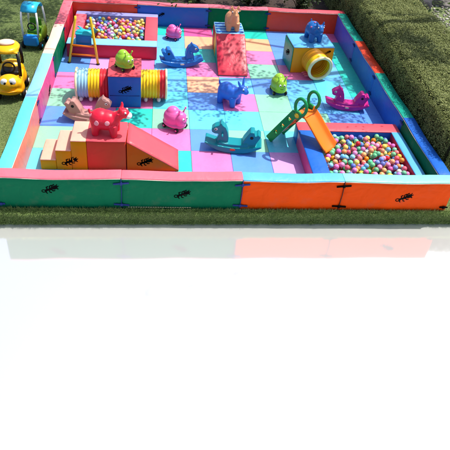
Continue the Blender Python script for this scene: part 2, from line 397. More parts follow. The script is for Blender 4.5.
# shade trees standing just outside the picture; their crowns dapple the pen
TLEAF = foliage_mat('tree_leaves', [(.025, .05, .012), (.05, .085, .02), (.09, .12, .035)], .45, .3)
def tree(loc, h, clumps, label):
    root = thing('tree', label, 'tree', (loc[0], loc[1], LZ), 0, 'garden trees shading the pen'); o = Vector((loc[0], loc[1], LZ))
    bm = bm_new(); top = Vector((0, 0, h))
    a_tube(bm, [(0, 0, -.1), (.03, .02, .5), (.05, -.02, h*.55), (0, .04, h)], [.24, .17, .14, .09], 12); obj('trunk', bm, BARK, root)
    bm = bm_new(); Cs = []; cl = np.array(clumps); mains = []
    side = 1 if cl[:, 0].mean() > loc[0] else -1
    yq = np.quantile(cl[:, 1], [.1, .5, .9])
    for q, ty in enumerate(yq):
        tip = Vector((cl[:, 0].min() if side > 0 else cl[:, 0].max(), ty, LZ+0))
        tip = Vector(((cl[:, 0].max() if side > 0 else cl[:, 0].min()), ty, 0))-o
        b = Vector((0, .03, h*(.8+.08*q))); zt = h+.9
        path = []
        for k in range(9):
            t = k/8; p_ = b.lerp(Vector((tip.x, tip.y, zt-.2)), t); p_.z = b.z+(zt-b.z)*math.sin(min(1, t*1.4)*PI/2)-.35*max(0, t-.6); p_.y += .25*math.sin(t*5+q*2); path.append(p_)
        a_tube(bm, path, [.055*(1-.8*k/8)+.006 for k in range(9)], 8); mains.append(path)
    for (x, y, z, r, nl) in clumps:
        c = Vector((x, y, z))-o
        s = min((p for m in mains for p in m), key=lambda p: (p-c).length+.5*abs(p.x-c.x))
        m = s.lerp(c, .5)+Vector((random.uniform(-.1, .1), random.uniform(-.1, .1), .1))
        a_tube(bm, [s, m, c+Vector((0, 0, .05))], [.010, .007, .004], 5)
        nl = int(nl*2.3); d = rng.normal(0, 1, (nl, 3)); d /= np.linalg.norm(d, axis=1)[:, None]; d *= (rng.uniform(0, 1, nl)**.45)[:, None]*r*np.array([1, 1, .5])
        d += r*.2*np.sin(d[:, [1, 2, 0]]*9/r)
        Cs.append(np.array(c)+d)
    obj('limb', bm, BARK, root)
    C = np.concatenate(Cs); V, F = leaves(C, np.tile(up, (len(C), 1)), .075, .6, .5)
    obj('crown', raw_mesh('crown', V, F), TLEAF, root, smooth=False)
random.seed(21)
CL = []
for k in range(34):
    y = random.uniform(2.3, 7.0); x = random.uniform(-.8, 5.2); z = random.uniform(2.7, 3.5)
    if y < 3.6: z = min(z, 2.2+.4*(y-2.3))
    CL.append((x, y, z, random.uniform(.28, .55), random.randint(60, 150)))
for k in range(4):
    CL.append((random.uniform(4.3, 6.2), random.uniform(2.2, 4.5), random.uniform(2.2, 2.6), random.uniform(.3, .55), random.randint(80, 150)))
tree((7.4, 5.2), 3.6, CL, 'leafy garden tree beyond the hedge, its branches reaching over the pen')
CL = [(random.uniform(-4.4, -1.4), random.uniform(4.4, 9.5), random.uniform(2.7, 3.4), random.uniform(.35, .65), random.randint(190, 300)) for k in range(30)]
CL += [(random.uniform(-4, -2.3), random.uniform(2.6, 4.5), random.uniform(2.5, 2.8), random.uniform(.2, .35), random.randint(60, 100)) for k in range(5)]
tree((-6.4, 7.0), 3.5, CL, 'leafy garden tree on the lawn behind the toy cars')

# ------------------------------------------------------------------ play mat
XL, XR, D, T, PH = -2.366, 3.310, 5.963, .17, .48
tilecols = dict(B='5f96e8', S='66baf0', C='60d2ee', T='2ec8b8', G='8ccfae', P='ec7cb6', O='fab48a', L='cf9ce0', M='e8609c', W='a2e2d2')
grid = {3: 'BLLMTTTBOP', 2: 'BLLSSOTOBS'[:4]+'OOOBBT', 1: 'BLPSTTPBBT', 0: 'BLPSPPGPST', -1: 'PPGSOSBSCT', -2: 'GPPCBPGSSB', -3: 'BPTGCCGGBB',
        -4: 'GGPPBGCCBB', -5: 'CGPTPBLPBB', -6: 'CPGTPBLPBB', -7: 'CPGTPBLPBB'}
grid[2] = 'BLLSOTOBBT'; grid[3] = 'BLLTMTTBBP'
keys = list(tilecols); mats = [vinyl('foam_'+k, tilecols[k], .92, .26, .22, 6, .10, .7) for k in keys]
bm = bm_new(); ox, oy, ts = -.0394, 3.7161, .6
for j in range(-7, 4):
    for i in range(-4, 6):
        x0, x1 = max(ox+i*ts, XL-.02), min(ox+(i+1)*ts, XR+.02); y0, y1 = max(oy+j*ts, T-.02), min(oy+(j+1)*ts, D+.02)
        if x1-x0 < .02 or y1-y0 < .02: continue
        k = grid[j][i+4]; cells = [(x0, x1, k)]
        if j == -5 and i == -1: cells = [(x0, x0+.36, 'P'), (x0+.36, x1, 'T')]
        for xa, xb, kk in cells:
            n0 = len(bm.faces); dz = random.uniform(-.0012, .0012); g = .0014
            lo = [bm.verts.new(p) for p in ((xa+g, y0+g, -.026), (xb-g, y0+g, -.026), (xb-g, y1-g, -.026), (xa+g, y1-g, -.026))]
            mi_ = [bm.verts.new((v.co.x, v.co.y, -.005+dz)) for v in lo]
            e = .004; hi = [bm.verts.new((v.co.x+(e if v.co.x < (xa+xb)/2 else -e), v.co.y+(e if v.co.y < (y0+y1)/2 else -e), dz)) for v in lo]
            for q in range(4):
                r_ = (q+1) % 4; bm.faces.new((lo[q], lo[r_], mi_[r_], mi_[q])); bm.faces.new((mi_[q], mi_[r_], hi[r_], hi[q]))
            bm.faces.new(hi); setmi(bm, n0, keys.index(kk))
tag(obj('play_mat', bm, mats, smooth=False), 'patchwork mat of square foam tiles in pastel colours covering the pen floor', 'mat')

# ------------------------------------------------------------------ logo
def ant_logo(name, parent, o, ex, ey, s, mt=None, lift=.002):
    """small black ant mark on a face: o centre, ex right, ey up, s width"""
    o, ex, ey = Vector(o), Vector(ex).normalized(), Vector(ey).normalized(); n = ex.cross(ey)
    bm = bm_new(); trees = [(BVHTree.FromPolygons([c.matrix_basis @ v.co for v in c.data.vertices], [p.vertices[:] for p in c.data.polygons])) for c in parent.children if c.type == 'MESH']
    def pt(p):
        q = o+ex*p[0]*s+ey*p[1]*s; best = None
        for t in trees:
            h_ = t.ray_cast(q+n*.1, -n, .2)
            if h_[0] is not None and (best is None or h_[3] < best): best = h_[3]
        return q+n*(.1-best+lift) if best is not None else q+n*lift
    def poly(ps):
        A = [bm.verts.new(pt(p)) for p in ps]; B = [bm.verts.new(pt(p)+n*.0015) for p in ps]
        bm.faces.new(B)
        for i in range(len(ps)): bm.faces.new((A[i], A[(i+1) % len(ps)], B[(i+1) % len(ps)], B[i]))
    def ell(cx, cy, a, b, th): poly([(cx+a*math.cos(t)*math.cos(th)-b*math.sin(t)*math.sin(th), cy+a*math.cos(t)*math.sin(th)+b*math.sin(t)*math.cos(th)) for t in [2*PI*k/14 for k in range(14)]])
    def line(ps, w):
        for (a, b) in zip(ps[:-1], ps[1:]):
            d = Vector((b[0]-a[0], b[1]-a[1])); d.normalize(); q = Vector((-d.y, d.x))*w/2; d *= w*.3
            poly([(a[0]+q.x-d.x, a[1]+q.y-d.y), (a[0]-q.x-d.x, a[1]-q.y-d.y), (b[0]-q.x+d.x, b[1]-q.y+d.y), (b[0]+q.x+d.x, b[1]+q.y+d.y)])
    line([(-.40+.11*math.cos(t), -.17+.10*math.sin(t)) for t in [2*PI*k/12 for k in range(13)]], .05)   # head ring
    ell(-.18, -.08, .15, .075, .35); ell(.04, .0, .14, .095, .4); ell(.30, .12, .2, .135, .5)
    line([(-.18, -.08), (-.26, -.26), (-.18, -.34)], .065); line([(-.08, -.04), (-.02, -.24), (.08, -.28)], .065); line([(.08, .0), (.18, -.14), (.30, -.12)], .065)
    line([(-.16, -.04), (-.22, .12), (-.12, .18)], .065); line([(-.02, .03), (-.02, .2), (.1, .27)], .065); line([(.1, .06), (.14, .26), (.26, .34)], .065)
    line([(.36, .2), (.44, .34)], .05); line([(.42, .16), (.54, .22)], .05); line([(.4, .06), (.5, .0)], .065)
    bmesh.ops.recalc_face_normals(bm, faces=bm.faces[:])
    return obj(name, bm, mt or BLACK, parent, smooth=False)

# ------------------------------------------------------------------ pen panels
def panel(loc, rz, L_, body, top, label, group, seed):
    """local x along the panel 0..L_, y 0..T, outer face y=0"""
    root = thing('pen_panel', label, 'padded panel', loc, rz, group)
    def sag(bm, top=9):
        for v in bm.verts:
            v.co.z = min(v.co.z, top)
            if v.co.z > .2:
                k = (v.co.z-.2)/(PH-.2); x = v.co.x/L_
                v.co.z += k*(-.016*math.sin(PI*x)**2+.010*mnoise.noise(Vector((v.co.x*2.2, seed, 0))))
                v.co.y += k*.010*math.sin(PI*x)*mnoise.noise(Vector((v.co.x*1.7, seed+9, 1)))
        return bm
    obj('padding', sag(cushion(.003, L_-.003, 0, T, LZ, PH-.010, .014, .010, .10, seed, .016), PH-.010), body, root)
    obj('top_cover', sag(cushion(.001, L_-.001, -.004, T+.004, PH-.015, PH+.003, .007, .005, .10, seed+5, .008)), top, root)
    bm = bm_new()
    for y in (-.006, T+.006): a_tube(bm, [(x, y+.003*mnoise.noise(Vector((x*4, y, seed))), PH-.015) for x in np.linspace(.006, L_-.006, 14)], .005, 6)
    sag(bm)
    obj('piping', bm, PIPE, root)
    return root
PIPE = vinyl('pale_piping', 'e8d2c4', .85)
fx = [-2.536, -.99, .57, 1.93, 3.48]
fr_l = ['green padded front panel with pink top, at the left corner of the pen', 'green padded front panel with pink top and lace along its bottom edge',
        'orange padded front panel with sky blue top and no mark on it', 'orange padded front panel with mint top, in front of the ball pit with the slide']
fr = [panel((fx[i], 0, 0), 0, fx[i+1]-fx[i], [GREEN, GREEN, ORANGE, ORANGE][i], [PINK, PINK, SKYB, MINT][i], fr_l[i], 'front panels of the pen', i*3.1) for i in range(4)]
bx = [-2.536, -1.03, .48, 1.77, 3.48]
bk_l = ['red orange padded back panel behind the far ball pit', 'blue padded back panel with a small black ant mark', 'green padded back panel behind the red wedge ramp', 'orange padded back panel behind the yellow tunnel box']
bk = [panel((bx[i], D, 0), 0, bx[i+1]-bx[i], [REDOR, BLUE, GREEN, REDOR][i], [ROSE, PINK, PINK, ROSE][i], bk_l[i], 'back panels of the pen', 20+i*3.1) for i in range(4)]
ly = [.176, 1.95, 3.46, 4.73, D-.006]
lf_l = ['salmon padded left side panel with turquoise top, nearest the camera', 'magenta padded left side panel with sky blue top, beside the yellow toy car', 'green padded left side panel with cream top', 'red padded left side panel with pink top, beside the far ball pit']
lf = [panel((XL-T, ly[i+1], 0), -PI/2, ly[i+1]-ly[i], [SALMON, MAGENTA, GREEN, RED][i], [TURQ, LTBLUE, CREAM, PINK][i], lf_l[i], 'left side panels of the pen', 40+i*3.1) for i in range(4)]
ry = [.176, 1.65, 3.17, 4.53, D-.006]
rt_l = ['green padded right side panel with blue top, beside the near ball pit', 'blue padded right side panel with teal top, beside the magenta rocker', 'blue padded right side panel with orange top', 'blue violet padded right side panel with teal top, in the back right corner']
rt = [panel((XR+T, ry[i], 0), PI/2, ry[i+1]-ry[i], [GREEN, BLUE, BLUE, VIOLET][i], [BLUE, TEAL, REDOR, TEAL][i], rt_l[i], 'right side panels of the pen', 60+i*3.1) for i in range(4)]
def strap(parent, x, z, y=-.012, w=.2, mt=NAVY, tilt=0):
    bm = bm_new(); a_box(bm, -w/2, w/2, -.004, .004, -.014, .014, .003, 1)
    a_box(bm, -.018, .018, -.011, .002, -.022, .022, .003, 1)
    obj('strap', bm, mt, parent, (x, y, z), (0, tilt, 0))
for i, p in enumerate(fr[:3]):
    L_ = fx[i+1]-fx[i]; mt = NAVY if i < 2 else BLACK
    strap(p, L_, .40, mt=mt, tilt=R(-6)); strap(p, L_, .05, mt=mt, tilt=R(4))
    bm = bm_new(); a_tube(bm, [(L_, -.012, .47), (L_+.004, -.016, .25), (L_-.006, -.014, .02)], .005, 6); obj('cord', bm, NAVY if i < 2 else DARK, p)
strap(fr[0], .03, .05, w=.1); strap(fr[3], fx[4]-fx[3]-.05, .05, w=.12, mt=BLACK)
bm = bm_new()
for k in range(26):
    x = .08+k*.032; a_tube(bm, [(x, -.012, .012), (x+.011, -.017, .016), (x+.022, -.012, .012)], .005, 5)
obj('lace', bm, LACE, fr[1])
for i, p in enumerate(bk[:3]):
    strap(p, bx[i+1]-bx[i], .4, w=.12, mt=NAVY); strap(p, bx[i+1]-bx[i], .07, w=.12, mt=NAVY)
def strap_in(parent, x, z, mt=NAVY): strap(parent, x, z, y=T+.012, w=.14, mt=mt)
for i, p in enumerate(lf[1:]): strap_in(p, ly[i+2]-ly[i+1], .07); strap_in(p, ly[i+2]-ly[i+1], .39)
for i, p in enumerate(rt[:3]): strap_in(p, ry[i+1]-ry[i], .07); strap_in(p, ry[i+1]-ry[i], .39)
ant_logo('logo', fr[0], (.66, -.012, .30), (1, 0, 0), (0, 0, 1), .2)
ant_logo('logo', fr[1], (.78, -.012, .24), (1, 0, 0), (0, 0, 1), .2)
ant_logo('logo', fr[3], (.88, -.012, .22), (1, 0, 0), (0, 0, 1), .22)
ant_logo('logo', bk[1], (.50, -.012, .27), (1, 0, 0), (0, 0, 1), .14)
ant_logo('logo', lf[1], (.62, T+.012, .1), (-1, 0, 0), (0, 0, 1), .2)

# ------------------------------------------------------------------ soft blocks
def quad_strip(bm, prof, x0, x1, mi_fn): pass
# step block: three steps rising to the right
st = thing('step_block', 'ochre foam step block with pale peach treads climbing to the coral cube', 'foam block', (-2.15, .79, 0), 0, 'foam climbing blocks')
for k, (xa, xb, h) in enumerate(((0, .213, .175), (.215, .427, .335), (.429, .638, .495))):
    obj('step', cushion(xa, xb, 0, .5, .001, h-.012, .012, .003, .12, k*2.0, .004), OCHRE, st)
    obj('tread', cushion(xa, xb, -.003, .503, h-.016, h+.002, .008, .004, .12, k*2+1, .004), PEACH, st)
ant_logo('logo', st, (.40, -.008, .15), (1, 0, 0), (0, 0, 1), .21)
cb = thing('cube_block', 'coral foam cube with rose top carrying the red cow hopper', 'foam block', (-1.508, .79, 0), 0, 'foam climbing blocks')
obj('padding', cushion(0, .53, 0, .5, .001, .487, .014, .006, .12, 3, .006), CORAL, cb)
obj('top_cover', cushion(-.002, .532, -.003, .503, .483, .502, .008, .006, .12, 5, .006), ROSE, cb)
def wedge(w, d, h, axis, body, top, root, lip=.02):
    """ramp solid: high at local 0, low at far end, along axis"""
    bm = bm_new()
    if axis == 'x': a_poly(bm, [(0, .001), (w, .001), (w, lip), (.0, h)], 'y', 0, d)
    bmesh.ops.bevel(bm, geom=bm.edges[:], offset=.009, segments=3, profile=.5, affect='EDGES')
    obj('padding', bm, body, root)
    bm = bm_new(); n = 10; rows = []
    nx_, nz_ = h-lip, w; l = math.hypot(nx_, nz_); nx_, nz_ = nx_/l, nz_/l
    for off in (-.006, .008):
        g = []
        for i in range(n+1):
            t = i/n; row = []
            for j in range(7):
                y = -.002+(d+.004)*j/6; b = .006*math.sin(PI*t)*math.sin(PI*j/6)+.004*mnoise.noise(Vector((t*5, y*8, off*0+2))) if off > 0 else 0
                x = .004+(w-.008)*t; z = h+(lip-h)*(x/w)
                row.append(bm.verts.new((x+nx_*(off+b), y, z+nz_*(off+b))))
            g.append(row)
        rows.append(g)
    for g, fl in ((rows[0], 1), (rows[1], 0)):
        for i in range(n):
            for j in range(6):
                q = (g[i][j], g[i+1][j], g[i+1][j+1], g[i][j+1]); bm.faces.new(q[::-1] if fl else q)
    for i in range(n):
        bm.faces.new((rows[0][i][0], rows[0][i+1][0], rows[1][i+1][0], rows[1][i][0])); bm.faces.new((rows[0][i+1][6], rows[0][i][6], rows[1][i][6], rows[1][i+1][6]))
    for j in range(6):
        bm.faces.new((rows[0][0][j+1], rows[0][0][j], rows[1][0][j], rows[1][0][j+1])); bm.faces.new((rows[0][n][j], rows[0][n][j+1], rows[1][n][j+1], rows[1][n][j]))
    bmesh.ops.recalc_face_normals(bm, faces=bm.faces[:])
    obj('slope_cover', bm, top, root)
rp = thing('ramp_block', 'orange foam wedge ramp with rose slope beside the coral cube', 'foam block', (-.965, .79, 0), 0, 'foam climbing blocks')
ORF = vinyl('vinyl_burnt_orange', 'ee5a18', .9, .5, spec=.12)
wedge(.73, .5, .49, 'x', ORF, ROSE, rp)
ant_logo('logo', rp, (.25, -.003, .16), (1, 0, 0), (0, 0, 1), .21)

# red wedge with light blue box at the back
rb = thing('ramp_block', 'red foam wedge ramp sloping to the camera from a blue slatted top box', 'foam block', (.53, 5.12, 0), -PI/2+R(1), 'foam climbing blocks')
# local x runs toward the camera
obj('padding', cushion(0, .56, .0, .55, .001, .49, .014, .006, .12, 8, .006), YELLOR, rb)
obj('top_cover', cushion(-.003, .563, -.003, .553, .486, .504, .008, .006, .12, 9, .006), LTBLUE, rb)
bm = bm_new()
for k in range(4): a_box(bm, .06+k*.13, .11+k*.13, .01, .54, .508, .514, .002, 1)
obj('stripe', bm, BLUE, rb)
wb = bpy.data.objects.new('slope', None)
bm = bm_new(); a_poly(bm, [(.563, .001), (1.36, .001), (1.36, .02), (.563, .497)], 'y', .0, .55)
bmesh.ops.bevel(bm, geom=bm.edges[:], offset=.009, segments=3, profile=.5, affect='EDGES'); obj('slope_side', bm, TEAL, rb)
bpy.data.objects.remove(wb)
bm = bm_new(); l = math.hypot(.797, .477)
sb = cushion(0, l, -.004, .554, -.006, .010, .007, .006, .12, 4, .006)
M_ = Matrix.Translation((.563, 0, .497)) @ Matrix.Rotation(math.atan2(.477, .797), 4, 'Y'); sb.transform(M_)
obj('slope_cover', sb, RED, rb)
bm = bm_new(); a_box(bm, .02, .3, -.012, -.002, .04, .44, .004, 1); obj('side_patch', bm, RED, rb)

# tunnels
TY, TR_, TB = plastic('tunnel_yellow', 'f7cf1c', .9), plastic('tunnel_red', 'd92a34', .9), plastic('tunnel_pale_blue', '9fd0e6', .9)
TCR = plastic('tunnel_cream', 'f6e6b4', .9); TOR = plastic('tunnel_orange', 'f5a414', .9)
def tunnel(name, parent, L_, r, bands, mt, loc, rot, rib=.05, amp=.009):
    bm = bm_new(); n = 36; m = int(L_/rib*6); prev = None; rings = []
    for i in range(m+1):
        x = L_*i/m; rr = r+amp*math.cos(2*PI*x/rib)
        rings.append((x, [bm.verts.new((x, rr*math.cos(2*PI*k/n), rr*math.sin(2*PI*k/n))) for k in range(n)], [bm.verts.new((x, (rr-.012)*math.cos(2*PI*k/n), (rr-.012)*math.sin(2*PI*k/n))) for k in range(n)]))
    def bi(x):
        for e, q in bands:
            if x <= e*L_+1e-6: return q
        return bands[-1][1]
    for (xa, A, Ai), (xb, B, Bi) in zip(rings[:-1], rings[1:]):
        for k in range(n):
            q = (k+1) % n
            f = bm.faces.new((A[k], A[q], B[q], B[k])); f.material_index = bi((xa+xb)/2)
            f = bm.faces.new((Ai[q], Ai[k], Bi[k], Bi[q])); f.material_index = bi((xa+xb)/2)
    t = obj(name, bm, mt, parent, loc, rot)
    return t
def rim(parent, x, r, mt, tr=.018):
    bm = bm_new(); a_tube(bm, [(x, r*math.cos(2*PI*k/40), r*math.sin(2*PI*k/40)) for k in range(40)], tr, 10, closed=True)
    obj('rim', bm, mt, parent)
bb = thing('tunnel_box', 'blue foam box with red top and striped crawl tunnels on both sides', 'tunnel box', (-1.355, 2.52, 0), R(1.5), 'foam tunnel boxes')
obj('padding', cushion(0, .52, 0, .66, .001, .57, .014, .006, .12, 12, .006), BLUE, bb)
obj('top_cover', cushion(-.004, .524, -.004, .664, .566, .584, .008, .006, .12, 13, .006), ROSE, bb)
ant_logo('logo', bb, (.27, -.008, .34), (1, 0, 0), (0, 0, 1), .2)
bm = bm_new(); a_box(bm, .015, .505, -.009, -.003, .222, .232, .002, 1); obj('seam', bm, NAVY, bb)
tl = tunnel('tunnel', bb, .53, .24, [(.36, 0), (.72, 1), (1, 2)], [TB, TY, TR_], (-.53, .33, .27), (0, 0, 0)); rim(tl, .0, .245, TCR)
tr_ = tunnel('tunnel', bb, .42, .24, [(.62, 0), (.74, 1), (1, 2)], [TY, TOR, TR_], (.52, .33, .275), (0, 0, 0)); rim(tr_, .42, .245, TCR)
for t_, xs_ in ((tl, (.06, .22, .38)), (tr_, (.08, .3))):
    for x in xs_:
        bm = bm_new(); a_ell(bm, (x, -.13, -.225), (.035, .055, .048), u=14, v=8); obj('foot', bm, WHITE, t_)
yb = thing('tunnel_box', 'yellow foam box with blue top and one round tunnel mouth facing the camera', 'tunnel box', (1.97, 4.0, 0), R(4), 'foam tunnel boxes')
obj('padding', cushion(0, .80, 0, .62, .001, .525, .014, .006, .12, 15, .006), YELLOR, yb)
obj('top_cover', cushion(-.004, .804, -.004, .624, .52, .538, .008, .006, .12, 16, .006), SKYB, yb)
obj('side_panel', cushion(-.016, -.004, .01, .61, .012, .51, .004, .003, .12, 16, .002), TEAL, yb)
ant_logo('logo', yb, (-.020, .3, .3), (0, -1, 0), (0, 0, 1), .22); ant_logo('logo', yb, (.68, -.010, .44), (1, 0, 0), (0, 0, 1), .11)
ty = tunnel('tunnel', yb, .34, .225, [(.6, 0), (1, 1)], [TOR, TY], (.40, -.0, .29), (0, R(5), R(-80)), .05, .008); rim(ty, .34, .225, TCR, .03)
bm = bm_new()
for k in range(3): a_ell(bm, (.12+k*.06, -.15, -.2), (.022, .10, .02), u=12, v=8)
obj('foot', bm, PINK, ty)

# ------------------------------------------------------------------ ball pits
def pit(root, x0, x1, y0, y1, h, ws, faces, tops):
    """ws widths W,E,S,N; faces/tops materials for W,E,S,N"""
    w, e, s, n = ws
    beams = [(x0, x0+w, y0+s, y1-n), (x1-e, x1, y0+s, y1-n), (x0, x1, y0, y0+s), (x0, x1, y1-n, y1)]
    for k, (a, b, c, d) in enumerate(beams):
        g = .002
        o = obj('side_wall', cushion(a+g, b-g, c+g, d-g, .001, h-.012, .012, .004, .15, k*2.2+x0, .006), faces[k], root)
        obj('top_cover', cushion(a, b, c, d, h-.016, h+.002, .008, .005, .15, k*3.3+x0, .006), tops[k], o)
p1 = thing('ball_pit', 'near foam ball pit with blue rim, full of balls, with the orange slide entering it', 'ball pit', (0, 0, 0), 0, 'foam ball pits')
PA = (1.62, 3.27, .19, 1.77, .28); pit(p1, *PA, (.25, .15, .22, .24), (MAGENTA, RED, BLUE, BLUE), (BLUE, SKYB, SKYB, ROSE))
p2 = thing('ball_pit', 'far foam ball pit with crimson sides and pink rim, in the back left corner', 'ball pit', (0, 0, 0), 0, 'foam ball pits')
PB = (-2.28, -.60, 4.33, 5.93, .28); pit(p2, *PB, (.22, .24, .26, .16), (RED, RED, RED, LAV), (PINK, ROSE, LTBLUE, LAV))

# balls: dropped one by one, resting on those below
BR = .039
def heap(x0, x1, y0, y1, zt, seed, cap=1500):
    g = np.random.default_rng(seed); P = np.zeros((0, 3)); x0 += BR; x1 -= BR; y0 += BR; y1 -= BR; fails = 0
    while len(P) < cap and fails < 40:
        best = None
        for _ in range(8):
            x, y = g.uniform(x0, x1), g.uniform(y0, y1); z = BR+.002
            if len(P):
                d2 = (P[:, 0]-x)**2+(P[:, 1]-y)**2; k = d2 < 4*BR*BR
                if k.any(): z = max(z, (P[k, 2]+np.sqrt(4*BR*BR-d2[k])).max())
            if best is None or z < best[2]: best = (x, y, z)
        ux = (best[0]-x0)/(x1-x0); uy = (best[1]-y0)/(y1-y0)
        lim = zt+.06*math.sin(PI*ux)*math.sin(PI*uy)-.02+.02*math.sin(best[0]*7+seed)*math.sin(best[1]*6)
        if best[2] > lim: fails += 1; continue
        P = np.vstack([P, best])
    return P
h1 = heap(PA[0]+.25, PA[1]-.15, PA[2]+.22, PA[3]-.24, .255, 3); h2 = heap(PB[0]+.22, PB[1]-.24, PB[2]+.26, PB[3]-.16, .255, 5)
allb = np.vstack([h1, h2]); which = np.array([0]*len(h1)+[1]*len(h2))
camp = np.array(Mx.translation); Rm = np.array([cr, cu, cf])
dd = (allb-camp)@Rm.T; u = dd[:, 0]/dd[:, 2]*1400; w_ = dd[:, 1]/dd[:, 2]*1400; rr = BR/dd[:, 2]*1400
order = np.argsort(-dd[:, 2]); ui, wi = (u-u.min()).astype(int)+20, (w_-w_.min()).astype(int)+20
buf = -np.ones((wi.max()+40, ui.max()+40), int); yy, xx = np.mgrid[-14:15, -14:15]
for k in order:
    m = xx**2+yy**2 <= rr[k]**2; buf[wi[k]+yy[m], ui[k]+xx[m]] = k
cnt = np.bincount(buf[buf >= 0], minlength=len(allb))
vis = np.argsort(-cnt)[:300]
bcols = [('pink', 'f07cc0'), ('red', 'ea5560'), ('orange', 'f8a04e'), ('yellow', 'f4e058'), ('green', '6ed096'), ('light blue', '7cc8f0'), ('blue', '6a84d8'), ('purple', 'b888dc'), ('white', 'efe9e2')]
prob = {0: np.array([.20, .15, .15, .09, .15, .14, .06, .05, .01]), 1: np.array([.12, .15, .15, .16, .06, .1, .08, .05, .13])}
bm = bm_new(); bmesh.ops.create_icosphere(bm, subdivisions=3, radius=BR); base = bpy.data.meshes.new('ball'); bm.to_mesh(base); bm.free()
base.polygons.foreach_set('use_smooth', [True]*len(base.polygons))
def ball_mat(n, h):
    m, N, L, P = mat_new('ball_'+n.replace(' ', '_'))
    oi = N.new('ShaderNodeObjectInfo'); hs = N.new('ShaderNodeHueSaturation'); hs.inputs['Color'].default_value = (*lin(h, .85), 1)
    for o_, a, b in (('Value', .78, 1.12), ('Saturation', .82, 1.1), ('Hue', .485, .515)):
        q = N.new('ShaderNodeMapRange'); q.inputs['To Min'].default_value = a; q.inputs['To Max'].default_value = b
        w = N.new('ShaderNodeTexWhiteNoise'); w.noise_dimensions = '1D'
        ad = N.new('ShaderNodeMath'); ad.operation = 'MULTIPLY'; ad.inputs[1].default_value = 37.0+a*90; L.new(oi.outputs['Random'], ad.inputs[0]); L.new(ad.outputs[0], w.inputs['W'])
        L.new(w.outputs['Value'], q.inputs['Value']); L.new(q.outputs['Result'], hs.inputs[o_])
    L.new(hs.outputs['Color'], P.inputs['Base Color']); P.inputs['Roughness'].default_value = .38; P.inputs['Specular IOR Level'].default_value = .35
    return m
bmats = [ball_mat(n, h) for n, h in bcols]; bmesh_by = []
for m in bmats:
    me = base.copy(); me.materials.append(m); bmesh_by.append(me)
ci = np.array([rng.choice(9, p=prob[q]/prob[q].sum()) for q in which])
vset = set(int(k) for k in vis)
for k in vis:
    o = bpy.data.objects.new('ball', bmesh_by[ci[k]]); COL.objects.link(o); o.location = allb[k]
    cn = bcols[ci[k]][0]; near = which[k] == 0
    tag(o, f"{cn} plastic ball in the {'near ball pit with the slide' if near else 'far ball pit in the back left corner'}", 'ball', f"{cn} balls in the {'near' if near else 'far'} pit")
t = bmesh.new(); bmesh.ops.create_icosphere(t, subdivisions=2, radius=BR); t.verts.ensure_lookup_table()
bv = np.array([v.co[:] for v in t.verts]); bf = np.array([[v.index for v in f.verts] for f in t.faces]); t.free()
rest = np.array([k for k in range(len(allb)) if k not in vset])
V = (bv[None]+allb[rest][:, None]).reshape(-1, 3); F = (bf[None]+(np.arange(len(rest))*len(bv))[:, None, None]).reshape(-1, 3)
tag(obj('plastic_balls', raw_mesh('plastic_balls', V, F, np.repeat(ci[rest], len(bf))), bmats), 'mass of mixed plastic balls filling the pits beneath the topmost balls', None, 'balls in the pits', 'stuff')

# ------------------------------------------------------------------ slides
def band(bm, path, w, th, holes=(), mi=0):
    """flat strip in the xz plane (thickness th in y), slots at given path fractions"""
    pts = [Vector((p[0], 0, p[1])) for p in path]; n = len(pts); nor = []
    for i in range(n):
        t = (pts[min(i+1, n-1)]-pts[max(i-1, 0)]).normalized(); nor.append(Vector((-t.z, 0, t.x)))
    def seg(i, a, b):
        A = [pts[i]+nor[i]*a, pts[i]+nor[i]*b, pts[i+1]+nor[i+1]*b, pts[i+1]+nor[i+1]*a]
        vs_ = [bm.verts.new(p+Vector((0, s, 0))) for s in (-th/2, th/2) for p in A]
        for q in ((0, 1, 2, 3), (7, 6, 5, 4), (0, 4, 5, 1), (1, 5, 6, 2), (2, 6, 7, 3), (3, 7, 4, 0)): bm.faces.new([vs_[k] for k in q])
    for i in range(n-1):
        if i in holes: seg(i, -w/2, -w*.2); seg(i, w*.2, w/2)
        else: seg(i, -w/2, w/2)
SG, SO, SYL = plastic('slide_green', '128c48', .9), plastic('slide_orange', 'f47a1a', .9), plastic('slide_yellow', 'f0c82a', .9)
def side_rail():
    bm = bm_new(); path = []
    for k in range(13): path.append((.0+.40*k/12, .03+.66*k/12))
    band(bm, path, .125, .045, (3, 6, 9))
    c = (.47, .82); ring = [(c[0]+.098*math.cos(a), c[1]+.135*math.sin(a)) for a in [PI*1.2+2*PI*k/28 for k in range(29)]]
    bmr = bm_new(); a_tube(bmr, [(x, 0, z) for x, z in ring[:-1]], .025, 10, closed=True); merge(bm, bmr)
    a_cyl(bm, (.44, 0, .67), .07, .04, 'y', 24, 0, .006)
    bmesh.ops.recalc_face_normals(bm, faces=bm.faces[:])
    me = bpy.data.meshes.new('rail'); bm.to_mesh(me); bm.free(); return me
ang = math.atan2(-.73, .68)
sl_ = thing('slide', 'green and orange toddler slide with looped handles, running down into the near ball pit', 'slide', (1.33, 1.76, 0), ang, 'toddler slides')
for s in (-1, 1):
    r_ = obj('side_rail', side_rail(), SG, sl_, (0, s*.165, 0), smooth=False)
    bm = bm_new(); a_cyl(bm, (.44, s*.024, .67), .04, .012, 'y', 20, 0, .003); obj('bolt_cap', bm, SYL, r_)
for k in range(3):
    bm = bm_new(); x = .105+k*.105; z = .19+k*.155; a_box(bm, x-.045, x+.045, -.13, .13, z-.015, z+.015, .008); obj('tread', bm, SO, sl_)
